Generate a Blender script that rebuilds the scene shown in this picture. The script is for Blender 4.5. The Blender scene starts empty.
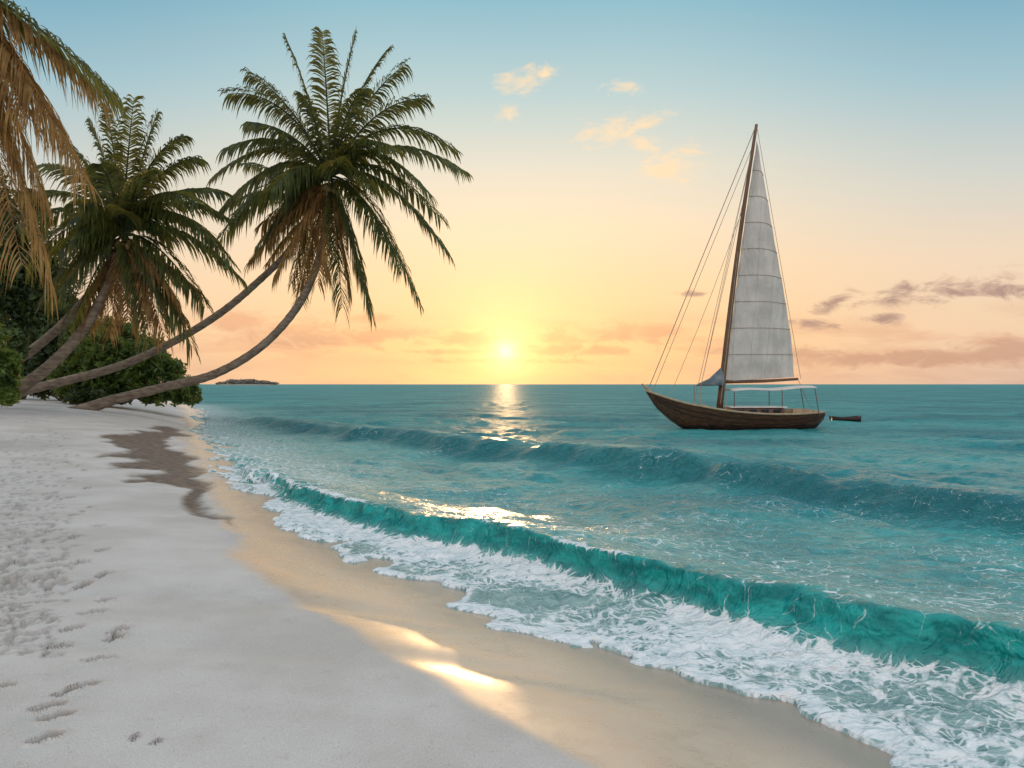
import bpy, math, random
import numpy as np
from mathutils import Vector
random.seed(7); np.random.seed(7)
sc=bpy.context.scene
H=2.4; F=796.0
def lin(r,g,b):
    def f(c):
        c/=255.0
        return c/12.92 if c<=0.04045 else ((c+0.055)/1.055)**2.4
    return (f(r),f(g),f(b),1.0)
def P(px,py,Y):
    return Vector(((px-512)/F*Y, Y, H-(py-384)/F*Y))
def sstep(a,b,x):
    t=np.clip((x-a)/(b-a),0,1); return t*t*(3-2*t)
def _h(ix,iy,s):
    n=(ix.astype(np.int64)*374761393+iy.astype(np.int64)*668265263+s*974634777)&0x7fffffff
    n=((n^(n>>13))*1274126177)&0x7fffffff
    n=(n^(n>>16))&0xffff
    return n/65535.0
def vn(x,y,s=0):
    x=np.asarray(x,float); y=np.asarray(y,float)
    ix=np.floor(x); iy=np.floor(y); fx=x-ix; fy=y-iy
    fx=fx*fx*fx*(fx*(fx*6-15)+10); fy=fy*fy*fy*(fy*(fy*6-15)+10)
    a=_h(ix,iy,s); b=_h(ix+1,iy,s); c=_h(ix,iy+1,s); d=_h(ix+1,iy+1,s)
    return (a*(1-fx)+b*fx)*(1-fy)+(c*(1-fx)+d*fx)*fy
def fbm(x,y,s=0,o=4):
    r=0;a=.5;t=0
    for i in range(o):
        r=r+a*vn(x*2**i+i*13.7,y*2**i-i*7.1,s+i); t+=a; a*=.5
    return r/t
# ---------------- shoreline --------------
SP=[(-10,9),(0,5.3),(3,3.55),(4.97,2.39),(5.37,2.15),(5.95,1.85),(6.24,1.47),(6.73,1.17),(7.46,.59),(8.03,-.12),(9.27,-.84),(10.85,-2.0),(13.1,-3.49),
    (16.5,-5.18),(19.9,-6.8),(28.9,-10.4),(41.5,-16.6),(68,-26.5),(91,-37),(130,-75),(220,-220),(7000,-9000)]
gy=np.concatenate([np.linspace(-10,60,3501),np.linspace(60.1,7000,3000)])
gs=np.interp(gy,[p[0] for p in SP],[p[1] for p in SP])
k=np.exp(-np.linspace(-2,2,61)**2); k/=k.sum()
tmp=gs[:3501].copy(); tmp=np.convolve(np.pad(tmp,30,mode='edge'),k,'valid')
gs[30:3471]=tmp[30:3471]
gds=np.gradient(gs,gy); gds=np.clip(gds,-2.5,0.5)
def shore_d(X,Y):
    S=np.interp(Y,gy,gs); D=np.interp(Y,gy,gds)
    return (S-X)/np.sqrt(1+D*D)
def sand_z(X,Y):
    d=shore_d(X,Y)
    zm=np.interp(Y,[0,10,30,45,80],[.85,.92,1.3,1.5,1.5])
    L=np.interp(Y,[0,8,20,40,80],[9.5,9.0,7.0,5.0,5.0])
    up=zm*(1-np.exp(-np.maximum(d,0)/L))+.12*sstep(.5,2.0,d)*sstep(14,9,Y)
    dn=np.maximum(np.minimum(d,0)*.06,-1.5)
    return up+dn
def ground_hit(px,py):
    dx=(px-512)/F; dz=-(py-384)/F
    Ys=np.linspace(2.5,120,6000)
    z=sand_z(dx*Ys,Ys)
    below=np.where(H+dz*Ys<=z)[0]
    i=below[0] if len(below) else len(Ys)-1
    Y=Ys[i]
    return Vector((dx*Y,Y,float(z[i])))
# --------------- mesh helpers -------------
def obj_from(name,verts,faces,mat=None,parent=None,smooth=False):
    me=bpy.data.meshes.new(name); me.from_pydata([tuple(v) for v in verts],[],faces); me.update()
    o=bpy.data.objects.new(name,me); sc.collection.objects.link(o)
    if mat: me.materials.append(mat)
    if parent: o.parent=parent
    if smooth: me.polygons.foreach_set('use_smooth',[True]*len(me.polygons))
    return o
def empty(name,loc=(0,0,0)):
    e=bpy.data.objects.new(name,None); e.location=loc; sc.collection.objects.link(e); return e
def grid_obj(name,X,Y,Z,keep,mat,attrs):
    nr,nc=X.shape
    idx=np.arange(nr*nc).reshape(nr,nc)
    q=np.stack([idx[:-1,:-1],idx[:-1,1:],idx[1:,1:],idx[1:,:-1]],-1)
    kc=keep[:-1,:-1]|keep[1:,1:]|keep[:-1,1:]|keep[1:,:-1]
    q=q[kc]
    used=np.zeros(nr*nc,bool); used[q.ravel()]=True
    remap=np.cumsum(used)-1
    q=remap[q]
    co=np.stack([X.ravel(),Y.ravel(),Z.ravel()],-1)[used]
    me=bpy.data.meshes.new(name)
    me.vertices.add(len(co)); me.vertices.foreach_set('co',co.ravel().astype(np.float32))
    me.loops.add(q.size); me.loops.foreach_set('vertex_index',q.ravel().astype(np.int32))
    me.polygons.add(len(q)); me.polygons.foreach_set('loop_start',np.arange(0,q.size,4,dtype=np.int32))
    me.polygons.foreach_set('loop_total',np.full(len(q),4,dtype=np.int32))
    me.polygons.foreach_set('use_smooth',np.ones(len(q),bool))
    for n,a in attrs.items():
        at=me.attributes.new(n,'FLOAT','POINT'); at.data.foreach_set('value',a.ravel()[used].astype(np.float32))
    me.update(calc_edges=True); me.validate()
    me.materials.append(mat)
    o=bpy.data.objects.new(name,me); sc.collection.objects.link(o); return o
def tube(pts,rads,seg=10,V=None,Fc=None,rings=0.0):
    V=[] if V is None else V; Fc=[] if Fc is None else Fc
    base=len(V); n=len(pts)
    up=Vector((0.13,1,0.07)).normalized()
    for i,p in enumerate(pts):
        t=(pts[min(i+1,n-1)]-pts[max(i-1,0)]).normalized()
        a=t.cross(up)
        if a.length<.05: a=t.cross(Vector((1,0,0)))
        a.normalize(); b=t.cross(a).normalized()
        for j in range(seg):
            an=2*math.pi*j/seg
            V.append(p+(a*math.cos(an)+b*math.sin(an))*rads[i])
    for i in range(n-1):
        for j in range(seg):
            Fc.append((base+i*seg+j,base+i*seg+(j+1)%seg,base+(i+1)*seg+(j+1)%seg,base+(i+1)*seg+j))
    Fc.append(tuple(base+j for j in range(seg))[::-1]); Fc.append(tuple(base+(n-1)*seg+j for j in range(seg)))
    return V,Fc
def catmull(pts,n):
    pts=[Vector(p) for p in pts]; out=[]
    q=[2*pts[0]-pts[1]]+pts+[2*pts[-1]-pts[-2]]
    m=len(pts)-1
    for i in range(n+1):
        u=i/n*m; s=min(int(u),m-1); t=u-s
        a,b,c,d=q[s:s+4]
        out.append(.5*((2*b)+(c-a)*t+(2*a-5*b+4*c-d)*t*t+(3*b-a-3*c+d)*t**3))
    return out
# --------------- node helpers -------------
class NT:
    def __init__(s,nt): s.nt=nt; s.n=nt.nodes; s.l=nt.links
    def add(s,t,**k):
        x=s.n.new(t)
        for a,b in k.items(): setattr(x,a,b)
        return x
    def put(s,inp,v):
        if isinstance(v,bpy.types.NodeSocket): s.l.new(v,inp)
        elif v is not None:
            inp.default_value=v
    def m(s,op,a,b=None,c=None,clamp=False):
        x=s.add('ShaderNodeMath',operation=op); x.use_clamp=clamp
        for i,v in enumerate((a,b,c)):
            if v is not None: s.put(x.inputs[i],v)
        return x.outputs[0]
    def mix(s,f,a,b,bt='MIX'):
        x=s.add('ShaderNodeMix',data_type='RGBA',blend_type=bt)
        s.put(x.inputs[0],f); s.put(x.inputs[6],a); s.put(x.inputs[7],b); return x.outputs[2]
    def rng(s,v,a,b,c=0.,d=1.,sm=True):
        x=s.add('ShaderNodeMapRange'); x.interpolation_type='SMOOTHSTEP' if sm else 'LINEAR'
        for i,q in enumerate((v,a,b,c,d)): s.put(x.inputs[i],q)
        return x.outputs[0]
    def noise(s,vec,scale,det=4,rough=.5,dist=0.):
        x=s.add('ShaderNodeTexNoise'); 
        if vec is not None: s.l.new(vec,x.inputs['Vector'])
        x.inputs['Scale'].default_value=scale; x.inputs['Detail'].default_value=det
        x.inputs['Roughness'].default_value=rough; x.inputs['Distortion'].default_value=dist
        return x.outputs[0]
    def pos(s): return s.add('ShaderNodeNewGeometry').outputs['Position']
    def scl(s,v,sc_,rot=0.):
        x=s.add('ShaderNodeMapping'); s.l.new(v,x.inputs[0]); x.inputs['Scale'].default_value=sc_; x.inputs['Rotation'].default_value=(0,0,rot); return x.outputs[0]
    def attr(s,n):
        return s.add('ShaderNodeAttribute',attribute_name=n).outputs['Fac']
    def ramp(s,f,stops,interp='LINEAR'):
        x=s.add('ShaderNodeValToRGB'); s.put(x.inputs[0],f); cr=x.color_ramp; cr.interpolation=interp
        while len(cr.elements)<len(stops): cr.elements.new(.5)
        for e,(p,c) in zip(cr.elements,stops): e.position=p; e.color=c
        return x.outputs[0]
def newmat(name):
    m=bpy.data.materials.new(name); m.use_nodes=True
    t=NT(m.node_tree); return m,t,t.n['Principled BSDF'],t.n['Material Output']
def simple(name,c1,c2,rough=.6,scale=3.,bump=.0,spec=.3,stretch=(1,1,1)):
    m,t,b,o=newmat(name)
    tc=t.add('ShaderNodeTexCoord').outputs['Object']
    v=t.scl(tc,stretch)
    n=t.noise(v,scale,4,.6)
    c=t.mix(t.rng(n,.3,.7),c1,c2); t.l.new(c,b.inputs['Base Color'])
    b.inputs['Roughness'].default_value=rough; b.inputs['Specular IOR Level'].default_value=spec
    if bump:
        bp=t.add('ShaderNodeBump'); bp.inputs['Distance'].default_value=bump; t.l.new(n,bp.inputs['Height']); t.l.new(bp.outputs[0],b.inputs['Normal'])
    return m
def leafmat(name,c1,c2,trans,tc,rough=.45):
    m,t,b,o=newmat(name)
    p=t.pos(); f=t.noise(p,1.8,3,.75)
    c=t.mix(t.rng(f,.36,.64),c1,c2); t.l.new(c,b.inputs['Base Color'])
    b.inputs['Roughness'].default_value=rough; b.inputs['Specular IOR Level'].default_value=.35
    tr=t.add('ShaderNodeBsdfTranslucent'); t.l.new(t.mix(.6,c,tc),tr.inputs[0])
    mx=t.add('ShaderNodeMixShader'); mx.inputs[0].default_value=trans
    t.l.new(b.outputs[0],mx.inputs[1]); t.l.new(tr.outputs[0],mx.inputs[2]); t.l.new(mx.outputs[0],o.inputs[0])
    return m
# =============== WORLD ===================
SUN_EL=math.atan(33/F); SUN_AZ=math.atan(-6/F)
w=bpy.data.worlds.new("World"); sc.world=w; w.use_nodes=True
try:
    w.cycles.sampling_method='MANUAL'; w.cycles.sample_map_resolution=512
except Exception: pass
t=NT(w.node_tree); bg=t.n['Background']
gen=t.add('ShaderNodeTexCoord').outputs['Generated']
sep=t.add('ShaderNodeSeparateXYZ'); t.l.new(gen,sep.inputs[0]); X_,Y_,Z_=sep.outputs
az=t.m('ARCTAN2',X_,Y_); el=t.m('ARCSINE',Z_)
sunv=Vector((math.sin(SUN_AZ)*math.cos(SUN_EL),math.cos(SUN_AZ)*math.cos(SUN_EL),math.sin(SUN_EL)))
dt=t.add('ShaderNodeVectorMath',operation='DOT_PRODUCT'); t.l.new(gen,dt.inputs[0]); dt.inputs[1].default_value=sunv
ang=t.m('MULTIPLY',t.m('ARCCOSINE',t.m('MINIMUM',dt.outputs['Value'],1.0)),57.2958)
elp=t.m('MAXIMUM',Z_,0.0)
warm=t.ramp(elp,[(0,lin(238,194,148)),(.05,lin(247,200,148)),(.12,lin(251,213,167)),(.19,lin(247,223,190)),(.26,lin(228,222,204)),(.34,lin(186,209,210)),(.44,lin(136,187,204)),(.75,lin(120,175,200)),(1,lin(150,185,208))])
cool=t.ramp(elp,[(0,lin(224,192,168)),(.06,lin(239,206,174)),(.14,lin(238,214,188)),(.22,lin(208,210,202)),(.32,lin(156,192,204)),(.42,lin(106,164,190)),(.75,lin(112,168,196)),(1,lin(150,185,208))])
aaz=t.m('ABSOLUTE',az)
sky=t.mix(t.rng(aaz,.12,.62),warm,cool)
sky=t.mix(t.rng(Y_,.55,-.5),sky,(0.96,0.92,0.92,1))
sky=t.mix(t.m('MULTIPLY',t.rng(Z_,.5,.95),.9),sky,(0.84,0.92,0.98,1))
cmb=t.add('ShaderNodeCombineXYZ'); t.l.new(az,cmb.inputs[0]); t.l.new(t.m('MULTIPLY',el,4.5),cmb.inputs[1])
nb=t.noise(cmb.outputs[0],8,5,.6,.4)
band=t.m('MULTIPLY',t.rng(el,.014,.035),t.rng(el,.105,.05))
sky=t.mix(t.m('MULTIPLY',t.m('MULTIPLY',band,t.rng(nb,.42,.64)),.55),sky,lin(218,166,138))
band2=t.rng(el,.045,.008)
sky=t.mix(t.m('MULTIPLY',t.m('MULTIPLY',band2,t.rng(nb,.64,.38)),.45),sky,lin(204,162,144))
azel=t.add('ShaderNodeCombineXYZ'); t.l.new(az,azel.inputs[0]); t.l.new(el,azel.inputs[1]); azel=azel.outputs[0]
cm2=t.scl(azel,(1,2.2,1))
nc=t.noise(cm2,26,6,.64,.6)
def group(lst,ns=2.4):
    g=None
    for c in lst:
        px,py,rx,ry,rot=c
        a0=math.atan((px-512)/F); e0=math.atan((384-py)/F*math.cos(a0))
        mp=t.add('ShaderNodeMapping',vector_type='TEXTURE'); t.l.new(azel,mp.inputs[0])
        mp.inputs['Location'].default_value=(a0,e0,0); mp.inputs['Rotation'].default_value=(0,0,rot); mp.inputs['Scale'].default_value=(rx/F,ry/F,1)
        ln_=t.add('ShaderNodeVectorMath',operation='LENGTH'); t.l.new(mp.outputs[0],ln_.inputs[0]); q=ln_.outputs['Value']
        g=q if g is None else t.m('MINIMUM',g,q)
    g=t.m('EXPONENT',t.m('MULTIPLY',t.m('MULTIPLY',g,g),-1.0))
    return t.m('MULTIPLY',t.m('ADD',g,t.m('MULTIPLY',t.m('SUBTRACT',nc,.5),ns)),t.rng(g,.02,.2))
gb=group([(524,80,30,13,.2),(546,75,20,9,.3),(508,110,14,12,0),(612,131,46,15,.15),(644,124,28,12,.3),(668,168,36,18,0),(684,152,20,11,0),(640,143,24,11,-.4),(625,90,22,8,0)],3.0)
sky=t.mix(t.m('MULTIPLY',t.rng(gb,.30,1.5),.95),sky,lin(255,224,182))
gd=group([(930,293,76,11,.10),(975,286,50,12,.1),(1010,291,36,9,0),(835,303,22,9,.5),(882,319,20,6,0),(810,323,30,6,-.1),(690,294,18,4,0)],3.0)
sky=t.mix(t.m('MULTIPLY',t.rng(gd,.34,1.25),.9),sky,t.mix(t.rng(el,.108,.132),lin(166,134,128),lin(236,182,146)))
gl=group([(325,338,95,14,.02),(285,332,60,12,0),(480,339,80,9,0),(610,334,100,12,0),(660,330,50,9,0),(560,350,100,7,0),(930,357,150,10,0),(790,353,80,8,0),(240,322,60,12,0),(400,334,55,8,0),(450,352,50,4,0),(1010,350,40,12,0),(370,318,30,6,0),(510,361,90,4,0)],2.6)
sky=t.mix(t.m('MULTIPLY',t.rng(gl,.25,1.1),.75),sky,t.mix(t.rng(el,.045,.075),lin(194,150,130),lin(228,170,134)))
def glow(dec,col,st):
    g=t.m('MULTIPLY',t.m('EXPONENT',t.m('MULTIPLY',ang,-1.0/dec)),st)
    x=t.add('ShaderNodeVectorMath',operation='SCALE'); x.inputs[0].default_value=col[:3]; t.l.new(g,x.inputs['Scale']); return x.outputs[0]
def addc(a,b):
    x=t.add('ShaderNodeVectorMath',operation='ADD'); t.l.new(a,x.inputs[0]); t.l.new(b,x.inputs[1]); return x.outputs[0]
sky=addc(sky,glow(9.0,(1.0,.50,.06),.20))
sky=addc(sky,glow(2.6,(1.0,.64,.14),.62))
sky=addc(sky,glow(.7,(1.0,.88,.5),1.1))
nis=t.add('ShaderNodeTexSky'); nis.sky_type='NISHITA'; nis.sun_disc=False; nis.sun_elevation=SUN_EL; nis.sun_rotation=SUN_AZ
x=t.add('ShaderNodeVectorMath',operation='SCALE'); t.l.new(nis.outputs[0],x.inputs[0]); x.inputs['Scale'].default_value=.01
sky=addc(sky,x.outputs[0])
t.l.new(sky,bg.inputs[0]); bg.inputs[1].default_value=1.0
sl=bpy.data.lights.new("sun",'SUN'); sl.energy=.6; sl.angle=math.radians(.8); sl.color=(1,.58,.25)
so=bpy.data.objects.new("sun",sl); sc.collection.objects.link(so)
so.rotation_euler=(-sunv).to_track_quat('-Z','Y').to_euler()
# =============== SHEETS ==================
def fan(nr,nc,t0=-1.,t1=1.,Y0=3.0,Y1=6500.):
    inv=np.linspace(1/Y0,1/Y1,nr); Yr=1/inv
    Yr=np.concatenate([np.linspace(-8,Y0,8)[:-1],Yr])
    tt=np.linspace(t0,t1,nc)
    tt=tt*(.72+.28*tt*tt)
    X=tt[None,:]*(np.maximum(Yr,Y0)+4)[:,None]*1.25
    Y=np.repeat(Yr[:,None],nc,1)
    return X,Y
# --- sand ---
X,Y=fan(600,1000,-1.,.62)
d=shore_d(X,Y); Z=sand_z(X,Y)
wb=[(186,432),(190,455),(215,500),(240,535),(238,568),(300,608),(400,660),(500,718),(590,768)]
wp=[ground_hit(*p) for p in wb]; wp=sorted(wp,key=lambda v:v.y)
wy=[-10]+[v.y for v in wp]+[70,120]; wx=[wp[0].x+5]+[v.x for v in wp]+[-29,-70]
wet_sunlit=(X-np.interp(Y,wy,wx))+(fbm(X*1.1,Y*.8,21,4)-.5)*.45*np.clip(Y/9,.4,3)
wet_sunlit_mask=sstep(-.10,.16,wet_sunlit/np.clip(Y/7,.7,4))
rough_=1-.8*sstep(-.6,.3,wet_sunlit)
Z+= (fbm(X*.35,Y*.35,3,3)-.5)*.06*sstep(0.5,4,d)*rough_
Z+= (fbm(X*1.6,Y*1.6,13,3)-.5)*.020*sstep(1.5,4,d)*rough_
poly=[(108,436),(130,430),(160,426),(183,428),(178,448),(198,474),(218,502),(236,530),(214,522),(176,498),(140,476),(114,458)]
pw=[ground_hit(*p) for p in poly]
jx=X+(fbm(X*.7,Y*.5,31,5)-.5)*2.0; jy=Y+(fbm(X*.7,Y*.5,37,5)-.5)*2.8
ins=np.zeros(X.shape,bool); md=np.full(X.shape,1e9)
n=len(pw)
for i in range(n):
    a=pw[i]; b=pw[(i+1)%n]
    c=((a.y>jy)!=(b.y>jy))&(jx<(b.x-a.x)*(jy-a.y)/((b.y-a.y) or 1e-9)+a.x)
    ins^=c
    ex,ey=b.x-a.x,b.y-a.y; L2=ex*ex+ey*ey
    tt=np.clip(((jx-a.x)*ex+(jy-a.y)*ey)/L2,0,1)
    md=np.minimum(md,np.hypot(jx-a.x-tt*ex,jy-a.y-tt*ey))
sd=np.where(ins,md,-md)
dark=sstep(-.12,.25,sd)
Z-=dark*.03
print_shade=np.zeros(X.shape)
def stamp(cx,cy,an,s=1.,dep=.03,dk=1.):
    j0,j1=np.searchsorted(Y[:,0],[cy-.45,cy+.45])
    if j1<=j0: return
    xs_=X[j0:j1]-cx; ys_=Y[j0:j1]-cy
    m=(np.abs(xs_)<.45)
    x=xs_[m]; y=ys_[m]
    u=(x*math.cos(an)+y*math.sin(an))/s; v=(-x*math.sin(an)+y*math.cos(an))/s
    heel=np.sqrt((u/.046)**2+((v+.085)/.05)**2); ball=np.sqrt((u/.06)**2+((v-.065)/.08)**2); arch=np.sqrt(((u)/.038)**2+((v)/.1)**2)
    r=np.minimum(np.minimum(heel,ball),arch)
    Z[j0:j1][m]+=-dep*sstep(1.12,.7,r)+dep*.5*np.exp(-((r-1.3)/.22)**2)
    print_shade[j0:j1][m]=np.maximum(print_shade[j0:j1][m],sstep(1.15,.75,r)*dk)
foot=[(45,738),(48,706),(56,716),(66,692),(84,686),(-2,687),(60,646),(98,657),(72,628),(114,637),(118,630),(92,612),(106,600),(84,585),(104,574),(80,562),(102,550),(76,537),(98,526),(74,515),(92,506),(72,496),(88,487),(70,478),(84,470),(68,462),(80,455),(156,742),(134,738)]
for i,p in enumerate(foot):
    g=ground_hit(*p); stamp(g.x,g.y,-.35+random.uniform(-.25,.25) if i<12 else random.uniform(-.3,.1),random.uniform(.74,.86) if i<11 else (random.uniform(.9,1.05) if i<27 else .3),random.uniform(.035,.045),1.)
for i in range(620):
    py=420+235*random.random()**.9
    px=random.choice([random.gauss(10,10),random.gauss(44,13)])+(650-py)*.04
    if px>84: continue
    nf_=1-.45*sstep(540,640,py)
    g=ground_hit(px,py); stamp(g.x,g.y,random.uniform(-.8,.8),random.uniform(.6,.95)*nf_,random.uniform(.012,.026)*nf_,random.uniform(.3,.7))
g1=ground_hit(90,500); g2=ground_hit(60,620)
chx=np.interp(Y,[2,g2.y,g1.y,40],[-2.2,g2.x,g1.x,g1.x*2.6])
ch=sstep(.3,-.8,X-chx)*sstep(4.5,8,Y)
Z+=ch*((fbm(X*7,Y*7,41,3)-.5)*.03)
m,t,b,o=newmat('beach_sand')
p=t.pos(); aw=t.attr('wet_sunlit'); ad=t.attr('dark')
nf=t.noise(p,130,3,.6); nm=t.noise(p,5,4,.65); nl=t.noise(p,.7,3,.6)
dry=t.mix(t.rng(nl,.3,.7),(.55,.51,.475,1),(.68,.64,.61,1))
dry=t.mix(t.m('MULTIPLY',t.rng(nf,.35,.75),.42),dry,(.28,.245,.21,1))
dry=t.mix(t.m('MULTIPLY',t.rng(t.m('MULTIPLY',nf,nm),.33,.42),.3),dry,(.16,.13,.10,1))
dry=t.mix(t.m('MULTIPLY',t.attr('print_shade'),.62),dry,(.17,.135,.105,1))  # shade of the footprint hollows, painted as darker sand
wet_sunlit_col=t.mix(t.rng(nm,.3,.7),(.56,.40,.275,1),(.64,.48,.345,1))  # wet sand, with warm sunlight painted into its peach base
wet_sunlit_col=t.mix(t.rng(t.m('ADD',t.attr('sdist'),t.m('MULTIPLY',t.m('SUBTRACT',nl,.5),.8)),.9,.1),wet_sunlit_col,(.34,.255,.185,1))
wet_sunlit_col=t.mix(t.m('MULTIPLY',t.rng(nf,.4,.75),.25),wet_sunlit_col,(.25,.17,.1,1))
c=t.mix(aw,dry,wet_sunlit_col); c=t.mix(t.m('MULTIPLY',ad,.93),c,t.mix(t.rng(nm,.35,.65),(.07,.045,.03,1),(.19,.13,.09,1)))
t.l.new(c,b.inputs['Base Color'])
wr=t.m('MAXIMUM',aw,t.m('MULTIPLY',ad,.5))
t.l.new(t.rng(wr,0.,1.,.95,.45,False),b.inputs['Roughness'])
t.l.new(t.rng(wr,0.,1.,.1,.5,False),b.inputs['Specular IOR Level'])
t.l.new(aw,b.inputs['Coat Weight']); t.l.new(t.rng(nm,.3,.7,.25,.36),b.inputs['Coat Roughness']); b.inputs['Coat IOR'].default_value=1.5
bp=t.add('ShaderNodeBump'); t.put(bp.inputs['Distance'],.012); t.l.new(t.rng(aw,0.,1.,1.,.14,False),bp.inputs['Strength'])
t.l.new(t.m('ADD',t.m('MULTIPLY',nf,.35),t.m('MULTIPLY',t.noise(p,26,2,.7),.7)),bp.inputs['Height']); t.l.new(bp.outputs[0],b.inputs['Normal'])
grid_obj('sand_beach',X,Y,Z,(d>-5)&(Y<400),m,{'wet_sunlit':wet_sunlit_mask,'dark':dark,'sdist':d,'print_shade':print_shade})

# --- sea ---
X,Y=fan(700,1050,-.85,1.)
d=shore_d(X,Y)
lob=(fbm(X*1.3,Y*1.3,51,3)-.5)*.9+(fbm(X*4,Y*4,57,2)-.5)*.2
lob=lob*np.clip(Y/8,.6,3)
dl=d+lob
sand=sand_z(X,Y)
cell=np.maximum(Y*Y/1910.*.9,.01)
def tab(pts):
    pts=sorted(pts); xs=[p[0] for p in pts]; ys=[p[1] for p in pts]
    g=np.linspace(xs[0],xs[-1],3000); v=np.interp(g,xs,ys)
    kk=np.exp(-np.linspace(-2,2,241)**2); kk/=kk.sum()
    v=np.convolve(np.pad(v,120,mode='reflect',reflect_type='odd'),kk,'valid')
    return g,v,np.gradient(v,g)
T1=tab([(-30,48),(-14,32),(-7.9,23.5),(-4.5,17),(-1.9,13.2),(1.1,10.2),(2.8,7.7),(4.1,6.4),(6.5,3.6),(14,-4)])
T2=tab([(-60,120),(-30,68),(-14,46),(-8.5,37),(-.4,26.8),(4.8,20.3),(6.37,17.6),(7.46,15.5),(8.9,13.8),(13,10.5),(30,0)])
def sdist(T):
    Cv=np.interp(X,T[0],T[1]); D=np.interp(X,T[0],T[2])
    return (Cv-Y)/np.sqrt(1+D*D)
wob=(fbm(X*.5,Y*.5,61,3)-.5)
s1=sdist(T1)+wob*.7+(fbm(X*2,Y*2,63,2)-.5)*.12
s2=sdist(T2)+wob*1.2
A1=np.interp(X,[-11,-8,-5,-2,1,4,8],[0,.2,.30,.38,.40,.47,.5])*(.85+.3*vn(X*.8,Y*0+3,5))
A2=np.interp(X,[-24,-16,-8,0,6,12],[.0,.32,.46,.54,.50,.48])*(.88+.24*vn(X*.35,Y*0+9,6))
def prof(s,wf,wb_): return np.where(s>0,np.exp(-(s/wf)**2),np.exp(-(np.abs(s)/wb_)**1.5))
p1=prof(s1,.42,1.4); p2=prof(s2,.75,2.8)
swell=np.zeros(X.shape)
rs=np.random.RandomState(4)
warps=[(fbm(X*.22,Y*.22,70,3)-.5)*9,(fbm(X*.5,Y*.5,75,3)-.5)*7,(fbm(X*1.1,Y*1.1,79,3)-.5)*6]
for i in range(46):
    lam=.42*1.09**i
    th=math.radians(238+rs.normal(0,34))
    kx,ky=math.cos(th)*2*math.pi/lam,math.sin(th)*2*math.pi/lam
    amp=.0060*lam**.74
    if lam>1.8: amp*=.64
    ph=rs.uniform(0,6.28)
    wx_=warps[0] if lam>5 else (warps[1] if lam>1.8 else warps[2])
    s=np.sin(kx*X+ky*Y+ph+wx_)
    if i%2==0: s=1-np.abs(s)*1.6
    swell+=amp*s*sstep(1.2,3.5,lam/cell)
deep=sstep(0.3,4.,-d)
Zw=swell*(.2+.8*deep)*(.55+.45*sstep(6,22,Y))
Zw+=A1*p1+A2*p2
Zw+=p1*(fbm(X*6,Y*6,81,3)-.5)*.05
th=.006+.035*sstep(0,.35,-dl)
Zs=np.where(dl>0,sand-.02-.1*sstep(0,.5,dl),np.maximum(Zw*sstep(.0,1.0,-dl)+.012,sand+th))
fo_edge=np.exp(-((-dl-.12)/.12)**2)*(dl<.02)
Zs+=np.where(dl<0,fo_edge*.02,0)
Zs+=sstep(0,.3,-dl)*sstep(.3,.7,s1)*((fbm(X*7,Y*7,91,3)-.4)*.09)
Cd=np.interp(X,T1[0],T1[2]); nx=Cd/np.sqrt(1+Cd*Cd); ny=-1/np.sqrt(1+Cd*Cd)
ln=(p1**2)*.28*np.clip(A1/.38,0,1.2)
Xs=X+nx*ln; Ys=Y+ny*ln
infront=sstep(.36,.66,s1)
patchy=fbm(X*.8,Y*.8,101,4)
fz=infront*(.47+.40*np.exp(-(np.maximum(s1-.6,0)/.40)**2))
fz+=infront*(patchy-.5)*1.1
fz=np.maximum(fz,.88*np.exp(-((-dl-.09)/.13)**2))
crest=np.exp(-((s1+.0)/.11)**2)*sstep(.45,.75,fbm(X*.8,Y*.8,103,3)+.22*sstep(1,-5,X))*.8
streak=np.exp(-((s1-.1)/.35)**2)*.15*(A1>.1)
leftfoam=sstep(-3.5,-6.5,X)*np.exp(-((s1-.6)/.7)**2)*.6
fz=np.maximum(np.maximum(fz,crest),np.maximum(leftfoam,streak))
behind=np.exp(-(np.maximum(-s1,0)/3.5))*(s1<0)*.24+.13
fz=np.maximum(fz,behind*(patchy*1.7))
fz=np.maximum(fz,sstep(-6.,-.5,d)*.46*(Y>18))
fz*=sstep(0.05,-.02,dl)
face=np.clip(np.exp(-((s1-.22)/.32)**2)*np.clip(A1/.3,0,1.2),0,1)
face2=np.clip(np.exp(-((s2-.6)/.75)**2)*np.clip(A2/.4,0,1.2),0,1)
shal=sstep(-9,-.3,d); swash=infront*sstep(-4,-.3,d)
m,t,b,o=newmat('sea_water')
p=t.pos()
sp=t.add('ShaderNodeSeparateXYZ'); t.l.new(p,sp.inputs[0]); yy=sp.outputs[1]
b1=t.noise(t.scl(p,(1,1.7,1),.45),.55,2,.5,.5); b2=t.noise(t.scl(p,(1,1.6,1),.5),2.6,3,.6,.6); b3=t.noise(t.scl(p,(1,1.4,1),.3),10,2,.6)
nl=t.noise(t.scl(p,(.06,.14,1),.3),1,3,.6)
base=t.mix(t.rng(nl,.35,.65),(.010,.21,.235,1),(.065,.39,.38,1))
base=t.mix(t.m('MULTIPLY',t.attr('shal'),.7),base,(.26,.48,.45,1))
base=t.mix(t.m('MULTIPLY',t.attr('swash'),.9),base,(.36,.48,.46,1))
base=t.mix(t.m('MULTIPLY',t.rng(b2,.62,.38),.4),base,(.002,.13,.15,1))
base=t.mix(t.m('MULTIPLY',t.attr('face2'),.75),base,(.002,.105,.125,1))
fn=t.noise(t.scl(p,(3,3,8),.0),.9,2,.6,.6)
fcol=t.mix(t.rng(fn,.32,.72),(.002,.18,.18,1),(.015,.36,.33,1))
base=t.mix(t.attr('face'),base,fcol)
fd=t.attr('foam')
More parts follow.
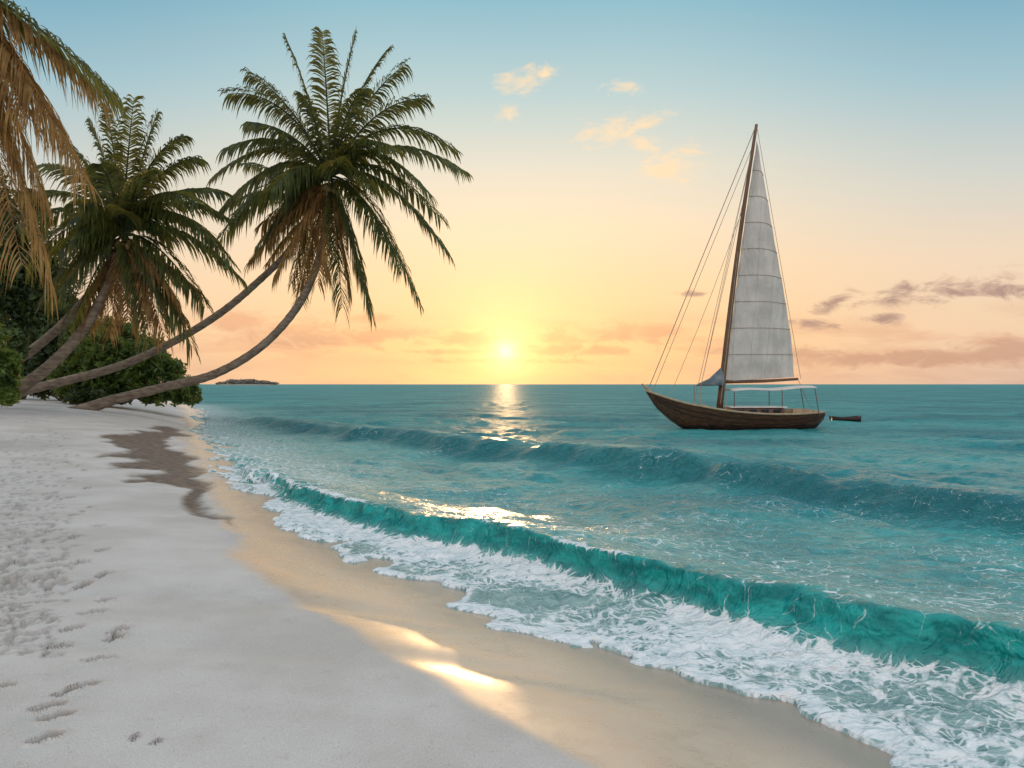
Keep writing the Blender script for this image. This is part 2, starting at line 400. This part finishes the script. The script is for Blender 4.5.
wv=t.add('ShaderNodeTexNoise'); wv.inputs['Scale'].default_value=1.6; wv.inputs['Detail'].default_value=2; t.l.new(p,wv.inputs[0])
wo=t.add('ShaderNodeVectorMath',operation='MULTIPLY_ADD'); t.l.new(wv.outputs['Color'],wo.inputs[0]); wo.inputs[1].default_value=(.7,.7,0); t.l.new(p,wo.inputs[2])
def vor(sc_):
    v=t.add('ShaderNodeTexVoronoi',feature='DISTANCE_TO_EDGE'); v.inputs['Scale'].default_value=sc_; v.voronoi_dimensions='2D'
    t.l.new(wo.outputs[0],v.inputs['Vector']); return v.outputs['Distance']
v1=vor(4.2); v2=vor(12.)
nn=t.noise(p,6,5,.74)
wdt=t.rng(fd,.1,1.0,.02,.40,False)
l1=t.rng(t.m('DIVIDE',v1,wdt),1.1,.35); l2=t.rng(t.m('DIVIDE',v2,wdt),1.1,.3)
lace=t.m('MAXIMUM',l1,t.m('MULTIPLY',l2,.8))
val=t.m('ADD',t.m('MULTIPLY',fd,.85),t.m('MULTIPLY',t.m('SUBTRACT',nn,.5),1.6))
fm=t.rng(t.m('ADD',val,t.m('MULTIPLY',lace,.55)),.58,1.06)
fm=t.m('MULTIPLY',fm,t.rng(fd,.03,.2),clamp=True)
col=t.mix(fm,base,t.mix(t.rng(nn,.3,.6),(.60,.68,.71,1),(.84,.86,.87,1)))
t.l.new(col,b.inputs['Base Color'])
t.l.new(t.m('ADD',t.rng(yy,6.,50.,.22,.52),t.m('MULTIPLY',fm,.4)),b.inputs['Roughness'])
b.inputs['IOR'].default_value=1.33
t.l.new(t.rng(yy,10.,120.,.50,.36),b.inputs['Specular IOR Level'])
hb=t.m('ADD',t.m('ADD',t.m('MULTIPLY',b1,t.rng(yy,8.,60.,.17,1.2)),t.m('MULTIPLY',b2,t.rng(yy,4.,60.,.16,.48))),t.m('MULTIPLY',b3,.038))
bp=t.add('ShaderNodeBump'); bp.inputs['Distance'].default_value=1.; bp.inputs['Strength'].default_value=.95; t.l.new(hb,bp.inputs['Height']); t.l.new(bp.outputs[0],b.inputs['Normal'])
grid_obj('sea_water',Xs,Ys,Zs,(dl<.6),m,{'foam':np.clip(fz,0,1),'face':face,'face2':face2,'shal':shal,'swash':swash})

# =============== PALMS ==================
M_trunk=simple('palm_bark',(.15,.115,.085,1),(.32,.25,.19,1),.85,2.2,.02,.2,(1,1,3))
M_frond=leafmat('palm_leaf_green',(.020,.042,.018,1),(.085,.115,.03,1),.42,(.50,.40,.07,1))
M_dead=leafmat('palm_leaf_dry',(.16,.09,.035,1),(.36,.23,.085,1),.45,(.6,.34,.09,1),.7)
M_nut=simple('coconut_husk',(.10,.08,.03,1),(.22,.15,.05,1),.5,4,.0)
def frond(V,Fc,p0,p2,bulge,leaf,nl_,w=.055,droop=.5):
    ctrl=p0*.60+p2*.40+Vector((0,0,bulge))
    def B(u): return p0*(1-u)**2+ctrl*2*u*(1-u)+p2*u*u
    n=16
    tube([B(i/n) for i in range(n+1)],[.045*(1-i/n)**.8*leaf+.006 for i in range(n+1)],5,V,Fc)
    tw=random.uniform(-.8,.8)
    for i in range(nl_):
        u=.14+.86*(i+random.random()*.6)/nl_
        c=B(u); tg=(B(min(u+.01,1.))-B(u-.01)).normalized()
        s=tg.cross(Vector((0,0,1)))
        if s.length<.12: s=Vector((1,.3,0))
        s.normalize(); up=s.cross(tg).normalized()
        ll=leaf*(.45+.55*math.sin(math.pi*min(1,(u*.78+.14)))**.8)*(1 if u<.95 else 1-(u-.95)*3)
        for sg in (-1,1):
            if random.random()<.05: continue
            l=ll*random.uniform(.75,1.15)
            fw=.45+.55*u+random.uniform(-.15,.15)
            sd_=(s*math.cos(tw*.6)+up*math.sin(tw*.6))
            dr=(sd_*sg*1.0+tg*fw+up*(.10)+Vector((random.uniform(-.12,.12),random.uniform(-.12,.12),random.uniform(-.1,.1)))).normalized()
            g=Vector((0,0,-1))*droop*random.uniform(.6,1.5)
            a=c; m1=c+dr*l*.35+g*l*.08; m2=c+dr*l*.64+g*l*.34; e=c+dr*l*.82+g*l*.78
            wv_=(tg*.8+up*.35+Vector((random.uniform(-.3,.3),random.uniform(-.3,.3),0))).normalized()*w*.5*random.uniform(.8,1.25)
            k=len(V)
            V.extend([a-wv_*.5,a+wv_*.5,m1-wv_,m1+wv_,m2-wv_*.75,m2+wv_*.75,e])
            Fc.extend([(k,k+1,k+3,k+2),(k+2,k+3,k+5,k+4),(k+4,k+5,k+6)])
def trunk(parent,pts,r0,r1,name='trunk'):
    n=110
    c=catmull(pts,n); r=[]
    for i in range(n+1):
        u=i/n
        rr=r0+(r1-r0)*u+ r0*.7*math.exp(-u*14)
        rr*=1+.055*((i%3)-1)*(1 if i%3 else .0)+random.uniform(-.02,.02)
        r.append(rr)
    V,Fc=tube(c,r,14); return obj_from(name,V,Fc,M_trunk,parent,True)
def crown(parent,C,tips,deadtips,Yc,leaf,nl_,w,extra=8,R=4.5,nuts=True,name='fronds',dv=1.6):
    V=[];Fc=[]
    for tp in tips:
        px,py=tp[0],tp[1]; dy=tp[2] if len(tp)>2 else random.uniform(-dv,dv)
        tip=P(px,py,Yc+dy); tip_h=math.hypot(tip.x-C.x,tip.y-C.y)
        L=(tip-C).length
        bul=(.12+.46*tip_h/L)*L*random.uniform(.66,1.02)
        frond(V,Fc,C+Vector((random.uniform(-.12,.12),random.uniform(-.12,.12),random.uniform(-.1,.2))),tip,bul,leaf,nl_,w,random.uniform(.5,.9))
    for i in range(extra):
        a=random.uniform(0,6.28); e=random.uniform(-.45,.45)
        tip=C+Vector((math.cos(a)*math.cos(e)*.65,math.sin(a)*math.cos(e),math.sin(e)))*R*random.uniform(.6,.85)
        frond(V,Fc,C,tip,R*.3,leaf*.9,nl_,w,.6)
    obj_from(name,V,Fc,M_frond,parent)
    V=[];Fc=[]
    for px,py in deadtips:
        tip=P(px,py,Yc+random.uniform(-1,1)); L=(tip-C).length
        frond(V,Fc,C-Vector((0,0,.15)),tip,L*.12,leaf*.75,int(nl_*.8),w,1.1)
    if V: obj_from('dry_fronds',V,Fc,M_dead,parent)
    if nuts:
        import bmesh
        from mathutils import Matrix
        bm=bmesh.new()
        for i in range(9):
            a=i*2.4
            bmesh.ops.create_icosphere(bm,subdivisions=2,radius=.17,matrix=Matrix.Translation(C+Vector((math.cos(a)*.32,math.sin(a)*.32,-.35-.12*(i%3))))@Matrix.Diagonal((1,1,1.25,1)))
        me=bpy.data.meshes.new('coconuts'); bm.to_mesh(me); bm.free(); me.materials.append(M_nut)
        oo=bpy.data.objects.new('coconuts',me); sc.collection.objects.link(oo); oo.parent=parent
gA=ground_hit(80,409); YA=gA.y
pa=empty('palm_tree')
ptsA=[gA-Vector((.6,0,.35)),P(110,401,YA),P(165,387,YA),P(215,374,YA-.5),P(262,346,YA-1),P(298,306,YA-1.3),P(318,262,YA-1.5),P(326,222,YA-1.5),P(329,188,YA-1.5)]
trunk(pa,ptsA,.26,.17)
CA=P(330,180,YA-1.5)
tipsA=[(356,32,0),(322,30,1.2),(286,38,-.8),(388,50,1),(248,74,0),(228,94,-.5),(214,176,0),(218,242,.5),(222,208,-1),(226,148,-1.5),
 (406,64,.5),(426,98,-.5),(465,172,0),(455,150,1),(449,254,0),(440,218,-1.2),(420,304,.5),(402,270,-1.5),(372,318,0),(342,308,-.8),(268,240,1.0),(250,122,-1.5),(395,150,-2.8),
 (270,190,-3.2),(362,90,-2.2),(304,96,-2.2),(430,194,-2),(232,222,-1.8),(375,190,-3)]
crown(pa,CA,tipsA,[(300,290),(250,262),(275,275),(318,285),(350,290),(262,225),(368,300),(285,255),(335,265)],YA-1.5,1.55,80,.095,3,4.6)
pb=empty('palm_tree')
YB=YA+1.5; YBt=YA+1.0
ptsB=[P(-5,408,YB),P(22,392,YB),P(65,381,YB),P(120,366,YB),P(175,341,(YB+YBt)/2),P(222,312,YBt),P(260,280,YBt),P(288,252,YBt),P(306,222,YBt)]
trunk(pb,ptsB,.27,.16)
CB=P(308,214,YBt)
crown(pb,CB,[(228,205,0),(245,165,1),(258,245,0),(285,140,1),(395,190,2),(235,215,2),(300,300,1)],[(292,284),(268,262),(330,280)],YBt,1.2,66,.08,2,3.4,False)
YC=40
pc=empty('palm_tree')
trunk(pc,[P(5,398,YC),P(45,370,YC),P(80,334,YC),P(104,294,YC),P(120,254,YC)],.30,.19)
trunk(pc,[P(-20,384,YC+2),P(20,359,YC+2),P(60,327,YC+1.5),P(92,291,YC+1),P(116,252,YC)],.26,.18,'trunk_second')
CC=P(124,236,YC)
crown(pc,CC,[(134,98,0),(106,106,1),(90,122,-1),(158,112,.5),(182,136,-.5),(198,158,.5),(222,192,0),(226,217,1),(243,280,0),(232,264,-1),(205,307,0),(192,347,.5),(150,340,-.5),
 (64,142,0),(44,164,1),(32,196,0),(22,228,.5),(25,267,0),(45,302,-.5),(70,332,0),(80,204,-2.5),(215,240,-1.5),(170,322,1),(60,250,-2),(150,170,-3),(100,164,-2.5),(200,204,-2.5),(60,290,-1.5)],[(185,320),(165,337),(140,332),(110,337),(200,292),(88,324),(150,310),(128,320),(178,300)],YC,1.55,76,.095,6,4.6)
pd=empty('palm_tree')
YD=12.
CD=P(-75,-30,YD)
gD=Vector((-11.5,11.0,float(sand_z(np.array(-11.5),np.array(11.0)))-.2))
trunk(pd,[gD,gD+Vector((.4,.2,2.2)),gD+Vector((1.2,.6,4.6)),CD-Vector((.5,.2,1.2)),CD],.22,.13)
V=[];Fc=[]
for px,py,dy,bl in [(118,98,0,.16),(70,-60,.5,.2),(-190,40,0,.2),(-200,-90,0,.2),(-60,-190,0,.1),(20,-170,0,.1),(-120,-180,1,.1),(-160,160,0,.2)]:
    tip=P(px,py,YD+dy); frond(V,Fc,CD,tip,(tip-CD).length*bl,.68,90,.036,.7)
obj_from('fronds',V,Fc,M_frond,pd)
V=[];Fc=[]
for px,py,dy,bl in [(86,180,0,.24),(52,288,.2,.32),(22,265,-.4,.34),(62,135,.6,.22),(98,90,.4,.18),(38,235,.5,.32),(-20,300,0,.3),(5,210,-.3,.3),(45,200,.8,.3),(15,160,.2,.25),(30,120,-.3,.2)]:
    tip=P(px,py,YD+dy); frond(V,Fc,CD,tip,(tip-CD).length*bl,.74,92,.034,1.0)
obj_from('dry_fronds',V,Fc,M_dead,pd)
# =============== FOLIAGE =================
M_bush=leafmat('shrub_leaf',(.025,.06,.012,1),(.13,.20,.04,1),.35,(.38,.40,.06,1))
M_darkleaf=leafmat('tree_leaf',(.012,.030,.012,1),(.06,.10,.03,1),.28,(.25,.25,.05,1))
M_bark=simple('tree_bark',(.08,.06,.045,1),(.16,.12,.09,1),.9,4,.02)
def foliage(name,parent,lumps,n,size,mat):
    cs=np.array([[*l[0],l[1],l[2],l[3]] for l in lumps]); vol=(cs[:,3]*cs[:,5]); pr=vol/vol.sum()
    k=np.random.choice(len(cs),n,p=pr)
    v=np.random.normal(size=(n,3)); v/=np.linalg.norm(v,axis=1)[:,None]
    r=np.random.uniform(.45,1.0,n)**.6
    r*= .50+1.0*fbm(v[:,0]*3.4+k*3,v[:,2]*3.4+v[:,1]*2,5,3)
    c=cs[k,:3]+v*r[:,None]*cs[k,3:]
    a=np.random.normal(size=(n,3))*.6+v*.4+np.array([0,0,.3]); a/=np.linalg.norm(a,axis=1)[:,None]
    q=np.random.normal(size=(n,3)); b_=np.cross(a,q); b_/=np.linalg.norm(b_,axis=1)[:,None]; cc=np.cross(a,b_)
    s=size*np.random.uniform(.6,1.3,n)[:,None]
    V=np.stack([c-b_*s,c+cc*s*.42+a*s*.1,c+b_*s,c-cc*s*.42+a*s*.1],1).reshape(-1,3)
    F_=[(4*i,4*i+1,4*i+2,4*i+3) for i in range(n)]
    return obj_from(name,V.tolist(),F_,mat,parent)
def woody(parent,root,lumps,r):
    V=[];Fc=[]
    for l in lumps:
        e=Vector(l[0]); mid=(root+e)*.5+Vector((random.uniform(-.3,.3),random.uniform(-.3,.3),.2*r))
        c=catmull([root,mid,e],8); tube(c,[r*(1-.75*i/8) for i in range(9)],6,V,Fc)
    obj_from('limbs',V,Fc,M_bark,parent,True)
def plant(name,root,lumps,n,size,mat,r=.08):
    e=empty(name); woody(e,Vector(root),lumps,r); foliage('foliage',e,lumps,n,size,mat); return e
def L(px,py,Yd,rx,ry):
    s=Yd/F; return (tuple(P(px,py,Yd)),rx*s,rx*s*.8,ry*s)
Yb=50
plant('shrub',P(150,403,Yb),[L(105,365,Yb,28,32),L(130,370,Yb,28,32),L(158,378,Yb,24,25),L(180,389,Yb,17,15),L(90,345,Yb+2,24,30),L(125,342,Yb+2,20,18),L(75,380,Yb,22,22),L(193,398,Yb+2,9,6),L(148,352,Yb+1,16,16),L(112,330,Yb+1,14,12),L(172,368,Yb+1,12,10)],20000,.20,M_bush)
plant('shrub',P(60,400,Yb+4),[L(60,350,Yb+4,30,40),L(30,370,Yb+4,30,30),L(100,395,Yb,40,10)],12000,.2,M_darkleaf)
plant('shrub',P(0,400,22),[L(0,378,22,20,22),L(-28,350,22,30,40),L(6,395,22,14,9),L(10,360,22,9,10)],6000,.12,M_bush)
plant('tropical_tree',P(20,400,Yb+6),[L(0,290,Yb+6,50,60),L(40,300,Yb+6,36,48),L(-30,220,Yb+6,50,60),L(18,225,Yb+6,30,36),L(60,330,Yb+6,30,40),L(-60,330,Yb+6,60,70),L(48,262,Yb+6,16,20),L(35,205,Yb+6,14,16)],26000,.26,M_darkleaf,.35)
plant('tropical_tree',P(-60,400,35),[L(-80,180,35,60,80),L(-90,300,35,60,80),L(-20,320,35,28,40),L(-40,240,35,40,50),L(5,345,35,18,26),L(0,270,35,14,20)],20000,.2,M_darkleaf,.3)
Yi=1400.
isl=[L(222,383.4,Yi,6,1.2),L(236,382,Yi,10,2.4),L(250,382,Yi,10,2.6),L(262,382.6,Yi,10,1.8),L(271,383.3,Yi,7,1.)]
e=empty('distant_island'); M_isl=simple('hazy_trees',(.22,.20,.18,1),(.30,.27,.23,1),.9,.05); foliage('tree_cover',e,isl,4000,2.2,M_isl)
V=[];Fc=[]
c0=P(247,384,Yi)
for i in range(24):
    a=i/24*6.283; V.append((c0.x+math.cos(a)*60,Yi+math.sin(a)*30,-1))
for i in range(24):
    a=i/24*6.283; V.append((c0.x+math.cos(a)*48,Yi+math.sin(a)*22,2.4))
for i in range(24): Fc.append((i,(i+1)%24,24+(i+1)%24,24+i))
Fc.append(tuple(range(24,48))); obj_from('island_ground',V,Fc,M_isl,e)
# =============== SAILBOAT ================
YS=43.; k=YS/F; cxp=736
boat=empty('sailboat',((cxp-512)*k,YS,0)); boat.rotation_euler=(0,0,math.radians(5))
M_wood=simple('varnished_wood',(.045,.017,.008,1),(.14,.052,.018,1),.25,3,.01,.6,(.6,4,6))
M_keel=simple('dark_hull_paint',(.02,.01,.008,1),(.045,.02,.013,1),.4,3)
M_trim=simple('trim_wood',(.36,.25,.15,1),(.5,.36,.23,1),.5,4)
M_deck=simple('deck_wood',(.28,.18,.10,1),(.4,.27,.16,1),.6,5,0,.3,(1,8,1))
M_white=simple('white_canvas',(.62,.58,.54,1),(.74,.7,.66,1),.7,2)
M_tarp=simple('blue_tarp',(.10,.13,.15,1),(.2,.24,.26,1),.7,2)
M_rope=simple('rope',(.30,.25,.2,1),(.4,.34,.28,1),.8,6)
M_mast=simple('mast_wood',(.10,.05,.025,1),(.2,.10,.05,1),.45,3,0,.4,(4,4,.5))
def B_(px,py,y=0.): return Vector(((px-cxp)*k,y,H-(py-384)*k))
NS=48; NV=12
V=[];Fc=[]
xs=np.linspace(-4.95,4.80,NS)
sheer=np.interp(xs,[-4.95,-4.4,-3.2,-1,1,3,4.85],[2.02,1.80,1.38,.98,.80,.78,.88])
sheer=np.convolve(np.pad(sheer,3,mode='reflect',reflect_type='odd'),np.ones(7)/7,'valid')
keel=np.interp(xs,[-4.95,-4.4,-3.6,-2.8,-1,2,3.6,4.4,4.85],[1.95,1.1,.4,-.1,-.45,-.5,-.25,.02,.45])
beam=np.interp(xs,[-4.95,-4.4,-3.5,-2,0,2,3.6,4.4,4.85],[.04,.38,.78,1.15,1.38,1.3,1.0,.72,.38])
for i in range(NS):
    for j in range(-NV,NV+1):
        v=abs(j)/NV; s=1 if j>=0 else -1
        V.append(Vector((xs[i],s*beam[i]*(v**.55),keel[i]+(sheer[i]-keel[i])*v**1.7)))
W=2*NV+1
for i in range(NS-1):
    for j in range(W-1):
        Fc.append((i*W+j,i*W+j+1,(i+1)*W+j+1,(i+1)*W+j))
Fc.append(tuple(range((NS-1)*W,NS*W)))
hull=obj_from('hull',V,Fc,M_wood,boat,True); hull.data.materials.append(M_keel)
for pl in hull.data.polygons:
    if pl.center.z<.22: pl.material_index=1
V=[];Fc=[]
for i in range(NS):
    V+= [Vector((xs[i],-beam[i]*.97,sheer[i]-.12)),Vector((xs[i],beam[i]*.97,sheer[i]-.12))]
for i in range(NS-1): Fc.append((2*i,2*i+1,2*i+3,2*i+2))
obj_from('deck',V,Fc,M_deck,boat)
V=[];Fc=[]
for s in (-1,1):
    tube([Vector((xs[i],s*(beam[i]+.01),sheer[i]+.02)) for i in range(NS)],[.055]*NS,8,V,Fc)
obj_from('gunwale',V,Fc,M_trim,boat,True)
V=[];Fc=[]
for s in (-1,1):
    for zf in (.78,.60):
        tube([Vector((xs[i],s*(beam[i]*((zf)**(.55/1.7))+.015),keel[i]+(sheer[i]-keel[i])*zf)) for i in range(2,NS)],[.03]*(NS-2),6,V,Fc)
obj_from('rubbing_strake',V,Fc,M_keel,boat,True)
V=[];Fc=[]
tube([B_(652,397),B_(645,388),B_(640,384)],[.09,.08,.05],8,V,Fc)
obj_from('stem_post',V,Fc,M_trim,boat,True)
def box(V,Fc,x0,x1,y0,y1,z0,z1,tp=0):
    b=len(V)
    V+=[Vector(q) for q in ((x0,y0,z0),(x1,y0,z0),(x1,y1,z0),(x0,y1,z0),(x0+tp,y0+tp,z1),(x1-tp,y0+tp,z1),(x1-tp,y1-tp,z1),(x0+tp,y1-tp,z1))]
    Fc+=[(b+3,b+2,b+1,b),(b+4,b+5,b+6,b+7),(b,b+1,b+5,b+4),(b+1,b+2,b+6,b+5),(b+2,b+3,b+7,b+6),(b+3,b,b+4,b+7)]
V=[];Fc=[]
box(V,Fc,-.5,2.4,-.8,.8,.6,1.14,.08); obj_from('cabin',V,Fc,M_wood,boat)
V=[];Fc=[]
box(V,Fc,-.6,2.5,-.88,.88,1.145,1.20,.02); obj_from('cabin_roof',V,Fc,M_white,boat)
V=[];Fc=[]
for i in range(4): box(V,Fc,-.2+i*.66,.15+i*.66,-.83,-.75,.86,1.04,0)
obj_from('cabin_windows',V,Fc,simple('dark_glass',(.01,.012,.015,1),(.02,.025,.03,1),.1),boat)
V=[];Fc=[]
box(V,Fc,2.85,4.0,-.7,-.35,.66,1.05,.05); box(V,Fc,2.85,4.0,.35,.7,.66,1.05,.05); box(V,Fc,-2.4,-1.7,-.5,.4,.9,1.28,.06); box(V,Fc,-3.4,-2.9,-.3,.3,1.15,1.42,.05)
obj_from('lockers',V,Fc,M_trim,boat)
V=[];Fc=[]
nx_=14;ny_=8
for i in range(nx_+1):
    for j in range(ny_+1):
        u=i/nx_; v=j/ny_*2-1
        V.append(Vector((-.5+4.6*u, v*.9, 2.10-.10*v*v+.04*math.sin(u*9)+.16*u)))
for i in range(nx_):
    for j in range(ny_):
        a=i*(ny_+1)+j; Fc.append((a,a+1,a+ny_+2,a+ny_+1))
cn=obj_from('canopy',V,Fc,M_white,boat,True); sm=cn.modifiers.new('s','SOLIDIFY'); sm.thickness=.04
V=[];Fc=[]
for x_ in (-.42,2.2,4.0):
    for s in (-1,1):
        tube([Vector((x_+(.25 if x_>3 else 0),s*.85,.7)),Vector((x_,s*.85,2.02+.16*(x_+.5)/4.6))],[.022,.022],6,V,Fc)
obj_from('canopy_posts',V,Fc,M_mast,boat)
mb=B_(719,408); mt=B_(757,124)
def mastp(u): 
    p=mb.lerp(mt,u); return p+Vector((-.12*math.sin(u*math.pi),0,0))
V=[];Fc=[]
tube([mastp(i/24) for i in range(25)],[.18-.10*(i/24) for i in range(25)],10,V,Fc)
obj_from('mast',V,Fc,M_mast,boat,True)
V=[];Fc=[]
tube([B_(721,382),B_(765,381),B_(800,379)],[.10,.09,.07],8,V,Fc); obj_from('boom',V,Fc,M_mast,boat,True)
NU=60;NW=16; V=[];Fc=[]
def sailpt(u,v):
    lf=mastp(.095+.855*u)+Vector((.16,0,0))
    lx=np.interp(u,[0,.15,.35,.6,.8,.94,1],[799,796,788,776,767,760,757.5])
    lz=H-((377+(142-377)*u)-384)*k
    le=Vector(((float(lx)-cxp)*k,0,lz))
    p_=lf.lerp(le,v); p_.y=-.75*math.sin(math.pi*v)*math.sin(math.pi*min(1,u*.9+.1))**.7+.045*math.sin(u*58)*math.sin(math.pi*min(1,v*.6+.2))
    p_.y+=.35*v*(1-u)
    return p_
for i in range(NU+1):
    for j in range(NW+1): V.append(sailpt(i/NU,j/NW))
for i in range(NU):
    for j in range(NW):
        a=i*(NW+1)+j; Fc.append((a,a+1,a+NW+2,a+NW+1))
m,t,b,o=newmat('sailcloth')
tc=t.add('ShaderNodeTexCoord').outputs['Object']; n1=t.noise(t.scl(tc,(1,1,.4)),1.2,4,.6)
sx=t.add('ShaderNodeSeparateXYZ'); t.l.new(tc,sx.inputs[0])
fr2=t.m('FRACT',t.m('MULTIPLY',t.m('ADD',sx.outputs[0],t.m('MULTIPLY',sx.outputs[2],-.06)),1.1))
seam2=t.rng(t.m('ABSOLUTE',t.m('SUBTRACT',fr2,.5)),.03,.012)
c=t.mix(t.rng(n1,.3,.7),(.52,.495,.47,1),(.70,.665,.63,1)); c=t.mix(t.m('MULTIPLY',seam2,.3),c,(.28,.24,.22,1))
t.l.new(c,b.inputs['Base Color']); b.inputs['Roughness'].default_value=.8
tr=t.add('ShaderNodeBsdfTranslucent'); t.l.new(c,tr.inputs[0]); mx=t.add('ShaderNodeMixShader'); mx.inputs[0].default_value=.35
t.l.new(b.outputs[0],mx.inputs[1]); t.l.new(tr.outputs[0],mx.inputs[2]); t.l.new(mx.outputs[0],o.inputs[0])
bp=t.add('ShaderNodeBump'); bp.inputs['Distance'].default_value=.25; t.l.new(n1,bp.inputs['Height']); t.l.new(bp.outputs[0],b.inputs['Normal'])
obj_from('mainsail',V,Fc,m,boat,True)
V=[];Fc=[]
for i in range(1,9):
    u=i/9.2
    tube([sailpt(u-.012*(j/6),j/6)+Vector((0,-.03,0)) for j in range(7)],[.018]*7,5,V,Fc)
obj_from('sail_battens',V,Fc,M_rope,boat)
V=[];Fc=[]
def rope(a,b_,r=.018,sag=0.):
    c=[a.lerp(b_,i/8)-Vector((0,0,sag*math.sin(math.pi*i/8))) for i in range(9)]; tube(c,[r]*9,5,V,Fc)
rope(mt,B_(647,388),.024); rope(mastp(.93),B_(651,391),.016); rope(mastp(.80),B_(697,398),.014,.0)
rope(mastp(.93),B_(690,400,-1.1),.014); rope(mastp(.93),B_(700,401,1.1),.014); rope(mastp(.72),B_(668,396),.014,.3)
rope(mt,B_(803,379),.014); rope(mastp(.6),B_(712,403,-1.2),.014)
rope(B_(800,379),B_(813,408),.016)
obj_from('rigging',V,Fc,M_rope,boat)
V=[];Fc=[]
top=B_(722,366)
ring=[B_(694,386,-.5),B_(708,386,-.75),B_(722,385,-.55),B_(724,385,.4),B_(708,386,.7),B_(694,386,.4)]
mid=[r_.lerp(top,.5)+Vector((random.uniform(-.1,.1),0,-.14)) for r_ in ring]
V=ring+mid+[top]
for i in range(6):
    Fc.append((i,(i+1)%6,6+(i+1)%6,6+i)); Fc.append((6+i,6+(i+1)%6,12))
Fc.append(tuple(range(6))[::-1]); tp_=obj_from('folded_tarp',V,Fc,M_tarp,boat,True)
V=[];Fc=[]
for px in (696,722):
    for s in (-.5,.5): tube([B_(px,386,s),Vector((B_(px,386).x,s,1.0))],[.025,.025],6,V,Fc)
obj_from('tarp_frame',V,Fc,M_trim,boat)
dg=empty('dinghy',((845-512)*51/F,51,.08)); V=[];Fc=[]; dg.scale=(.75,1,.75)
n1_=14
for i in range(n1_+1):
    u=i/n1_; x_=-1.25+2.5*u; bw=.55*math.sin(math.pi*(.08+.84*u))**.6; sh=.26+.12*(2*u-1)**2
    for q,(fy,z_) in enumerate([(1,sh),(.8,.05),(.0,-.25),(-.8,-.05),(-1,sh)]): V.append(Vector((x_,fy*bw,z_)))
for i in range(n1_):
    for j in range(4): a=i*5+j; Fc.append((a,a+1,a+6,a+5))
Fc+= [(0,1,2,3,4),tuple(n1_*5+q for q in (4,3,2,1,0))]
hl=obj_from('hull',V,Fc,M_keel,dg,True); q=hl.modifiers.new('s','SOLIDIFY'); q.thickness=.05
V=[];Fc=[]
for x_ in (-.5,.4): box(V,Fc,x_,x_+.22,-.48,.48,.16,.19)
obj_from('thwarts',V,Fc,M_trim,dg)
# =============== CAMERA ==================
cd=bpy.data.cameras.new('camera'); cd.lens=28; cd.sensor_width=36; cd.clip_end=20000; cd.clip_start=.05
co=bpy.data.objects.new('camera',cd); sc.collection.objects.link(co); co.location=(0,0,H); co.rotation_euler=(math.pi/2,0,0)
sc.camera=co
sc.view_settings.view_transform='Standard'; sc.view_settings.look='None'; sc.view_settings.exposure=0; sc.view_settings.gamma=1
